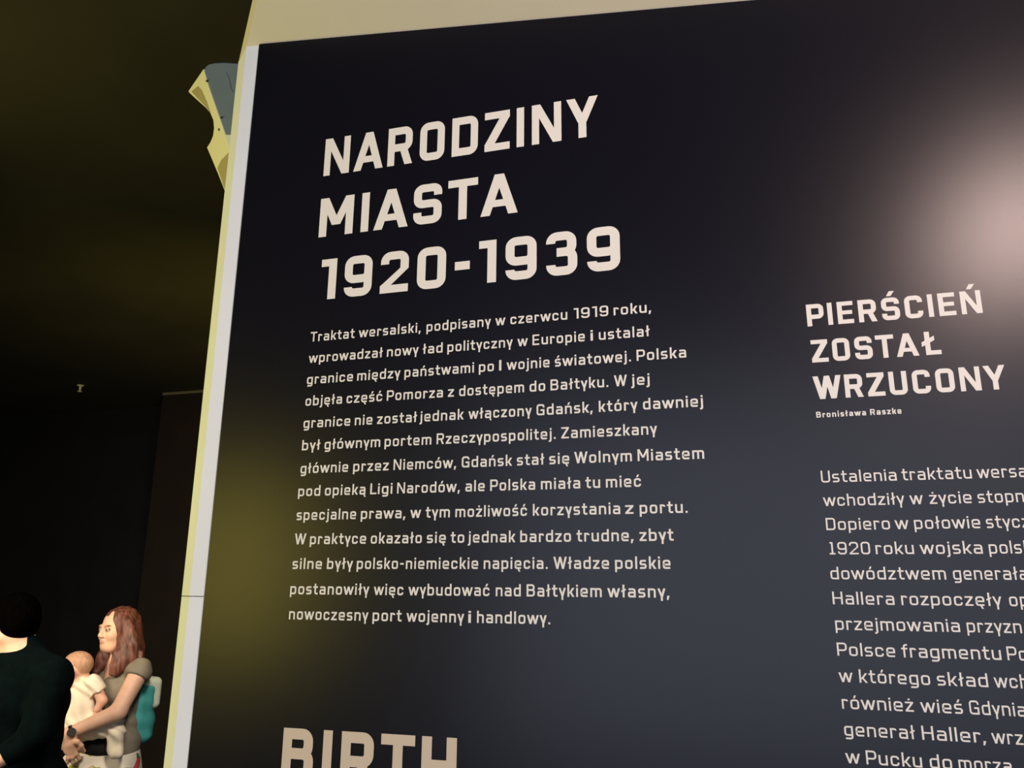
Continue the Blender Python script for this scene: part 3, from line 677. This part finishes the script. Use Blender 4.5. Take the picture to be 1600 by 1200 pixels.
def woman_hair():
    fd = Field(hc - .30, hc + .26, .004); q = Q
    fd.ell(q(-.024, 0, .030), (.101, .088, .092), HB, .01)
    fd.ell(q(-.055, 0, -.03), (.068, .088, .10), HB, .02)
    face = fd.like(); face.ell(q(.078, 0, -.034), (.068, .073, .092), HB, .01); face.ell(q(.05, .0, -.09), (.075, .055, .06), HB, .02)
    fd._cut((slice(None),) * 3, face.F, .012)
    # lengths falling behind and in front of the shoulders
    for y in (1, -1):
        fd.chain([q(.012, .076 * y, .045), q(.000, .088 * y, -.03), q(-.008, .085 * y, -.115)], [.022, .026, .028], .02)
    Js = lambda pts: [J(*p) for p in pts]
    fd.chain(Js([(200, 985, .06), (204, 1010, .085), (203, 1028, .10), (198, 1040, .115)]), [.05, .05, .042, .026], .03)
    fd.chain(Js([(192, 1000, .08), (189, 1022, .105), (181, 1041, .13), (174, 1053, .135)]), [.030, .032, .024, .010], .018)
    fd.chain(Js([(196, 1012, .08), (192, 1032, .115), (184, 1046, .13), (179, 1054, .135)]), [.032, .030, .022, .009], .018)
    fd.chain(Js([(203, 985, .03), (208, 1008, .05), (213, 1022, .06), (217, 1036, .08)]), [.040, .030, .020, .008], .02)
    fd.chain(Js([(190, 985, -.05), (178, 1010, -.07), (163, 1035, -.06), (150, 1050, -.03)]), [.045, .042, .036, .018], .03)
    fd.chain(Js([(172, 1010, -.065), (160, 1028, -.06), (153, 1046, -.04)]), [.030, .028, .012], .02)
    fd.chain(Js([(200, 990, 0), (206, 1015, 0), (207, 1036, -.01), (206, 1052, -.02)]), [.07, .06, .055, .03], .03)
    for k in range(11):
        x0 = 171 + k * 4.2; fd.chain(Js([(x0 + 8, 1020, .115), (x0 + 4, 1040, .135), (x0, 1054 + 5 * math.sin(k * 2.3), .132)]), [.012, .009, .003], .006)
    for k in range(6):
        x0 = 147 + k * 4; fd.chain(Js([(x0 + 12, 1020, -.05), (x0 + 3, 1040, -.045), (x0, 1050 + 4 * math.sin(k * 1.9), -.03)]), [.012, .009, .003], .006)
    # strands: fine ripples along the fall
    g = np.sin(150 * ((fd.ax[0][:, None, None] * W.s.x + fd.ax[1][None, :, None] * W.s.y) + .04 * np.sin(13 * fd.ax[2])[None, None, :])) * .0016
    fd.F = fd.F + g.astype(np.float32)
    return skin_obj('hair', fd, MT['auburn'], woman)
woman_hair()
def woman_shirt():
    fd = Field(np.array((W.base.x - .45, W.base.y - .45, .80)), (W.base.x + .45, W.base.y + .45, 1.50), .0045)
    fd.ell(J(186, 1078, 0), (.104, .156, .155), BB, .05); fd.ell(J(184, 1126, 0), (.098, .136, .14), BB, .05); fd.ell(pel - UP * .01, (.110, .172, .14), BB, .04)
    for y in (1, -1): fd.ell(J(184, 1078, 0) + F * .070 + L * .07 * y, (.055, .06, .06), BB, .05)
    fd.cone(nb - UP * .012, shL, .056, .054, .04); fd.cone(nb - UP * .012, shR, .056, .054, .04)
    for a, b in ((shL, elL), (shR, J(150, 1112, -.20))):
        sl = fd.like(); d = b - a; sl.cone(a, a + d * .75, .055, .060, .01); sl.plane(a + d * .15, d); fd.union(sl, .03)
    neck = J(184, 1036, 0) + F * .10
    fd.cone(nb + UP * .06, nb + F * .055 - UP * .025, .062, .052, .008, cut=True); fd.cone(nb + F * .08 - UP * .01, nb + F * .135 - UP * .115, .060, .014, .008, cut=True)
    fd.plane(J(190, 1176, 0), -UP)
    fold = np.sin(60 * fd.ax[2][None, None, :] + 25 * (fd.ax[0][:, None, None] * W.s.x + fd.ax[1][None, :, None] * W.s.y) + 2 * np.sin(18 * fd.ax[2])[None, None, :]) * .0035
    fd.F = fd.F + fold.astype(np.float32)
    return skin_obj('t_shirt', fd, MT['tee'], woman)
woman_shirt()
def woman_skirt():
    fd = Field(np.array((W.base.x - .45, W.base.y - .45, .25)), (W.base.x + .45, W.base.y + .45, .98), .006)
    pz = lambda z, dx=0: np.array((pel[0], pel[1], z)) + F * dx
    fd.ell(pz(.89), (.108, .170, .13), BB, .04)
    fd.ell(pz(.80, .02), (.150, .185, .13), BB, .05); fd.ell(pz(.66, .03), (.20, .225, .17), BB, .06); fd.ell(pz(.50, .03), (.225, .25, .20), BB, .06); fd.ell(pz(.36, .03), (.235, .26, .2), BB, .06)
    fd.ell(pz(.82, .16), (.12, .13, .13), BB, .06)
    fd.plane((0, 0, .34), -UP); fd.plane((0, 0, .935), UP)
    an = np.arctan2(fd.ax[1][None, :, None] - pel[1], fd.ax[0][:, None, None] - pel[0])
    fd.F = fd.F + (np.sin(15 * an) * .008 * np.clip((.9 - fd.ax[2]) / .3, 0, 1)[None, None, :]).astype(np.float32)
    return skin_obj('floral_skirt', fd, MT['floral'], woman)
woman_skirt()
def woman_shoes():
    for y in (1, -1):
        fd = Field(W.base - Vector((.4, .4, .01)), W.base + Vector((.4, .4, .16)), .006); hip = pel + L * .078 * y; an = np.array((hip[0], hip[1], .09)) - F * .02
        fd.cone(an - UP * .04 - F * .02, an + F * .155 - UP * .055, .046, .034, .03); fd.cone(an - UP * .02, an + UP * .01, .048, .044, .02); fd.plane((0, 0, .002), -UP)
        skin_obj('shoe', fd, MT['shoe'], woman)
woman_shoes()
def torus(name, c, n, R, r, mt, parent, sx=1.0, wide=1.0, k=28, m=10):
    n = Vector(n).normalized(); u = n.orthogonal().normalized(); v = n.cross(u); V, Fc = [], []
    for i in range(k):
        a = 2 * math.pi * i / k; d = u * math.cos(a) + v * math.sin(a)
        for j in range(m):
            b = 2 * math.pi * j / m; V.append(Vector(c) + d * (R + r * math.cos(b)) + n * (r * wide * math.sin(b)))
    for i in range(k):
        for j in range(m): Fc.append([i * m + j, ((i + 1) % k) * m + j, ((i + 1) % k) * m + (j + 1) % m, i * m + (j + 1) % m])
    return obj(name, V, Fc, mt, parent, True)
ax = (wrL - elL) / np.linalg.norm(wrL - elL); wc = wrL - ax * .015
watch = torus('wrist_watch', wc, ax, .031, .0035, MT['watch'], woman, wide=3.2)
tv = np.array(W.t); disc('watch_case', Vector(wc + tv * .028 + UP * .002), Vector(tv + UP * .25), .021, MT['watch'], watch, 20, .012)
def carrier():
    fd = Field(np.array((W.base.x - .45, W.base.y - .45, .72)), (W.base.x + .45, W.base.y + .45, 1.05), .005)
    seat = J(150, 1168, .08); fd.ell(seat, (.085, .085, .050), BB, .02); fd.cone(J(128, 1160, .12), J(176, 1168, .13), .030, .034, .03); fd.cone(J(140, 1166, .04), J(186, 1172, .10), .045, .04, .03)
    return skin_obj('hip_carrier', fd, MT['black_cloth'], woman)
carrier()

# ---------------- the backpack on her back
pack = empty('backpack', tuple(J(225, 1158, -.02))); tag(pack, 'teal backpack with pale green flap on the back of the woman', 'backpack')
fd = Field(J(226, 1108, -.05) - .32, J(226, 1108, -.05) + .32, .0045)
pc = J(208, 1112, -.035); Bp = [F, L, UP]
fd.rbox(pc, (.064, .135, .160), Bp, .05); fd.ell(pc - F * .045 - UP * .045, (.062, .11, .10), Bp, .04)
fd.F = fd.F + (np.sin(70 * fd.ax[2])[None, None, :] * .002 + np.sin(55 * (fd.ax[0][:, None, None] * W.s.x + fd.ax[1][None, :, None] * W.s.y) + 30 * fd.ax[2][None, None, :]) * .003).astype(np.float32)
skin_obj('pack_body', fd, MT['teal'], pack)
fd = Field(J(226, 1090, -.05) - .30, J(226, 1090, -.05) + .30, .004)
fd.rbox(pc - F * .034 + UP * .100, (.056, .128, .082), Bp, .030); fd.plane(pc + UP * .035 - F * .09, -UP * .8 - F * .45)
skin_obj('top_flap', fd, MT['flap'], pack)
for y, sh in ((1, shL), (-1, shR)):
    fd = Field(np.array((W.base.x - .5, W.base.y - .5, .95)), (W.base.x + .5, W.base.y + .5, 1.52), .005)
    top = sh * .62 + nb * .38 + UP * .052; a = pc + UP * .13 + F * .04 + L * .07 * y; b = pc - UP * .13 + F * .05 + L * .10 * y
    fr = sh * .75 + nb * .25 + F * .10 - UP * .07
    fd.chain([a, top - F * .03, top + F * .03], [.012] * 3, .01)
    skin_obj('shoulder_strap', fd, MT['teal'], pack)

# ---------------- the baby in her arms
baby = empty('person', tuple(J(120, 1140, .1))); tag(baby, 'baby in cream onesie held against the chest of the woman', 'person')
Fb, Lb = W.facing(-14); bc = J(117, 1047, .10); Qb, BBb = frame(bc, Fb, Lb, .1); kb = .78
t, s = np.array(W.t), np.array(W.s)
sho, elb, han = J(148, 1069, .165), J(160, 1095, .185), J(152, 1108, .185)
def baby_body():
    fd = Field(J(130, 1100, .1) - .30, J(130, 1100, .1) + .32, .0042)
    head(fd, Qb, BBb, kb, True)
    fd.cone(bc - UP * .05, J(129, 1068, .1), .034, .042, .02)
    fd.chain([J(131, 1075, .1), J(125, 1108, .09), J(119, 1140, .09)], [.060, .066, .070], .03)
    fd.chain([sho, elb, han], [.028, .023, .017], .012)
    for i in range(4):
        k0 = han + s * (.004 * i - .010) - UP * .014; fd.chain([k0, k0 - UP * .013 - s * .003, k0 - UP * .018 - t * .010], [.0062, .0058, .005], .003)
    fd.chain([han + s * .008, han + s * .020 - UP * .008], [.007, .0055], .003)
    fd.chain([J(112, 1075, .05), J(105, 1100, .04), J(104, 1120, .05)], [.028, .023, .018], .012)
    return skin_obj('body', fd, SK('skin_baby'), baby, face_pick(Qb, BBb, bc, kb))
baby_body()
fd = Field(bc - .13, bc + .13, .0035); fd.ell(Qb(-.018, 0, .034, kb), np.array((.096, .0765, .0865)) * kb, BBb, .005)
fd.ell(Qb(.075, 0, -.02, kb), np.array((.06, .075, .095)) * kb, BBb, .02, cut=True); fd.plane(Qb(0, 0, -.02, kb), -BBb[2] + BBb[0] * .5)
for y in (1, -1): fd.ell(Qb(-.003, .075 * y, -.012, kb), np.array((.03, .03, .036)) * kb, BBb, .01, cut=True)
skin_obj('hair', fd, MT['baby_hair'], baby)
def onesie():
    fd = Field(J(130, 1110, .1) - .33, J(130, 1110, .1) + .36, .0042)
    fd.chain([J(133, 1076, .105), J(126, 1106, .095), J(119, 1140, .09)], [.070, .079, .087], .03)
    fd.cone(J(120, 1070, .06), J(146, 1068, .155), .034, .036, .03)
    a, b = sho, elb; sl = fd.like(); sl.cone(a - (b - a) * .1, b, .040, .037, .01); sl.plane(a + (b - a) * .52, b - a); fd.union(sl, .015)
    fd.chain([J(128, 1136, .13), J(158, 1134, .165), J(180, 1126, .175)], [.068, .056, .044], .03)
    fd.chain([J(180, 1124, .185), J(182, 1146, .205), J(180, 1168, .205)], [.042, .040, .033], .015)
    fd.chain([J(180, 1170, .205), J(182, 1177, .225), J(184, 1179, .25)], [.031, .026, .021], .02)
    fd.chain([J(115, 1138, .03), J(135, 1150, -.06), J(150, 1165, -.10)], [.062, .05, .036], .03)
    fd.cone(J(104, 1140, .09), J(100, 1158, .09), .045, .030, .03)
    fd.cone(J(131, 1056, .1), J(131, 1063, .1), .04, .046, .006, cut=True)
    u = (fd.ax[0][:, None, None] * W.s.x + fd.ax[1][None, :, None] * W.s.y)
    fd.F = fd.F + (np.sin(95 * u + 75 * fd.ax[2][None, None, :] + 2.2 * np.sin(30 * fd.ax[2])[None, None, :]) * .0038).astype(np.float32)
    return skin_obj('onesie', fd, MT['onesie'], baby)
onesie()

# ---------------- the man in the dark, seen from behind
Mn = Stage(40, 3.5); Jm = Mn.J; Fm, Lm = Mn.facing(-52); mh = Jm(20, 973, 0); Qm, BM = frame(mh, Fm, Lm, .10); BU = [Fm, Lm, UP]
man = empty('person', (Mn.base.x, Mn.base.y, 0)); tag(man, 'dark-haired man in dark teal sweater, seen from behind', 'person')
mnb = Jm(34, 1022, 0); msL, msR = Jm(84, 1056, .14), Jm(20, 1058, -.21); meL, mwL = Jm(54, 1150, .22), Jm(2, 1185, .22); mp = Jm(38, 1235, 0)
meR, mwR = Jm(-30, 1150, -.22), Jm(-60, 1195, .0)
def man_body():
    fd = Field(np.array((Mn.base.x - .6, Mn.base.y - .6, -.01)), (Mn.base.x + .6, Mn.base.y + .6, 1.80), .006)
    head(fd, Qm, BM, 1.0)
    fd.cone(Qm(-.02, 0, -.06), mnb, .060, .066, .03)
    fd.cone(mnb, msL, .06, .055, .05); fd.cone(mnb, msR, .06, .055, .05)
    fd.ell(Jm(42, 1100, 0), (.115, .170, .20), BU, .05); fd.ell(Jm(36, 1180, 0), (.105, .15, .16), BU, .05); fd.ell(mp, (.11, .16, .12), BU, .05)
    for a, b, c in ((msL, meL, mwL), (msR, meR, mwR)):
        fd.chain([a, b, c], [.055, .046, .032], .02); d = (c - b) / np.linalg.norm(c - b); side = np.cross(d, UP); side /= np.linalg.norm(side)
        fd.ell(c + d * .05, (.045, .03, .03), None, .02)
        for i in range(4):
            k0 = c + d * .085 + UP * (.024 - .016 * i); fd.chain([k0, k0 + d * .035, k0 + d * .052 + side * .016], [.0100, .0095, .008], .006)
        fd.chain([c + d * .04 + UP * .025, c + d * .07 + UP * .05, c + d * .095 + UP * .055], [.013, .011, .009], .008)
    for y in (1, -1):
        hip = mp + Lm * .095 * y - UP * .03; kn = np.array((hip[0], hip[1], .48)) + Fm * .02; an = np.array((hip[0], hip[1], .09)) - Fm * .02
        fd.chain([hip, kn, an], [.095, .060, .042], .03); fd.cone(an - UP * .03, an + Fm * .17 - UP * .055, .042, .026, .03)
    return skin_obj('body', fd, SK('skin'), man, face_pick(Qm, BM, mh, 1.0))
man_body()
fd = Field(mh - .20, mh + .20, .005); fd.ell(Qm(-.020, 0, .034), (.102, .083, .093), BM, .01); fd.ell(Qm(-.046, 0, -.012), (.064, .076, .066), BM, .03)
fd.ell(Qm(.085, 0, -.035), (.07, .09, .10), BM, .01, cut=True)
for y in (1, -1): fd.ell(Qm(.006, .085 * y, -.02), (.026, .03, .036), BM, .008, cut=True)
skin_obj('hair', fd, MT['black_hair'], man)
def man_sweater():
    fd = Field(np.array((Mn.base.x - .6, Mn.base.y - .6, .80)), (Mn.base.x + .6, Mn.base.y + .6, 1.62), .006)
    fd.ell(Jm(42, 1100, 0), (.128, .185, .215), BU, .05); fd.ell(Jm(36, 1175, 0), (.115, .160, .19), BU, .05); fd.ell(Jm(40, 1225, 0), (.128, .178, .12), BU, .05)
    fd.cone(mnb + UP * .0, msL, .066, .072, .06); fd.cone(mnb + UP * .0, msR, .066, .072, .06); fd.cone(mnb, mnb + UP * .045, .070, .067, .03)
    for a, b, c in ((msL, meL, mwL), (msR, meR, mwR)):
        sl = fd.like(); sl.chain([a, b, c], [.072, .062, .046], .02); sl.plane(b + (c - b) * .92, c - b); fd.union(sl, .03)
    fd.cone(mnb + UP * .075 + Fm * .01, mnb + Fm * .05 + UP * .014, .067, .040, .008, cut=True)
    fd.plane((0, 0, .86), -UP)
    fd.F = fd.F + (np.sin(45 * fd.ax[2][None, None, :] + 20 * fd.ax[0][:, None, None]) * .003).astype(np.float32)
    return skin_obj('sweater', fd, MT['man_top'], man)
man_sweater()
def man_trousers():
    fd = Field(np.array((Mn.base.x - .45, Mn.base.y - .45, .02)), (Mn.base.x + .45, Mn.base.y + .45, 1.0), .007)
    fd.ell(mp, (.125, .175, .12), BU, .04)
    for y in (1, -1):
        hip = mp + Lm * .098 * y - UP * .03; kn = np.array((hip[0], hip[1], .48)) + Fm * .02; an = np.array((hip[0], hip[1], .09)) - Fm * .02
        fd.chain([hip, kn, an], [.108, .080, .068], .03)
    fd.plane((0, 0, .075), -UP); return skin_obj('trousers', fd, MT['black_cloth'], man)
man_trousers()
for y in (1, -1):
    fd = Field(Mn.base - Vector((.45, .45, .01)), Mn.base + Vector((.45, .45, .16)), .006); hip = mp + Lm * .095 * y; an = np.array((hip[0], hip[1], .09)) - Fm * .02
    fd.cone(an - UP * .035 - Fm * .025, an + Fm * .18 - UP * .052, .050, .038, .03); fd.cone(an - UP * .02, an + UP * .0, .050, .048, .02); fd.plane((0, 0, .002), -UP)
    skin_obj('shoe', fd, MT['shoe'], man)
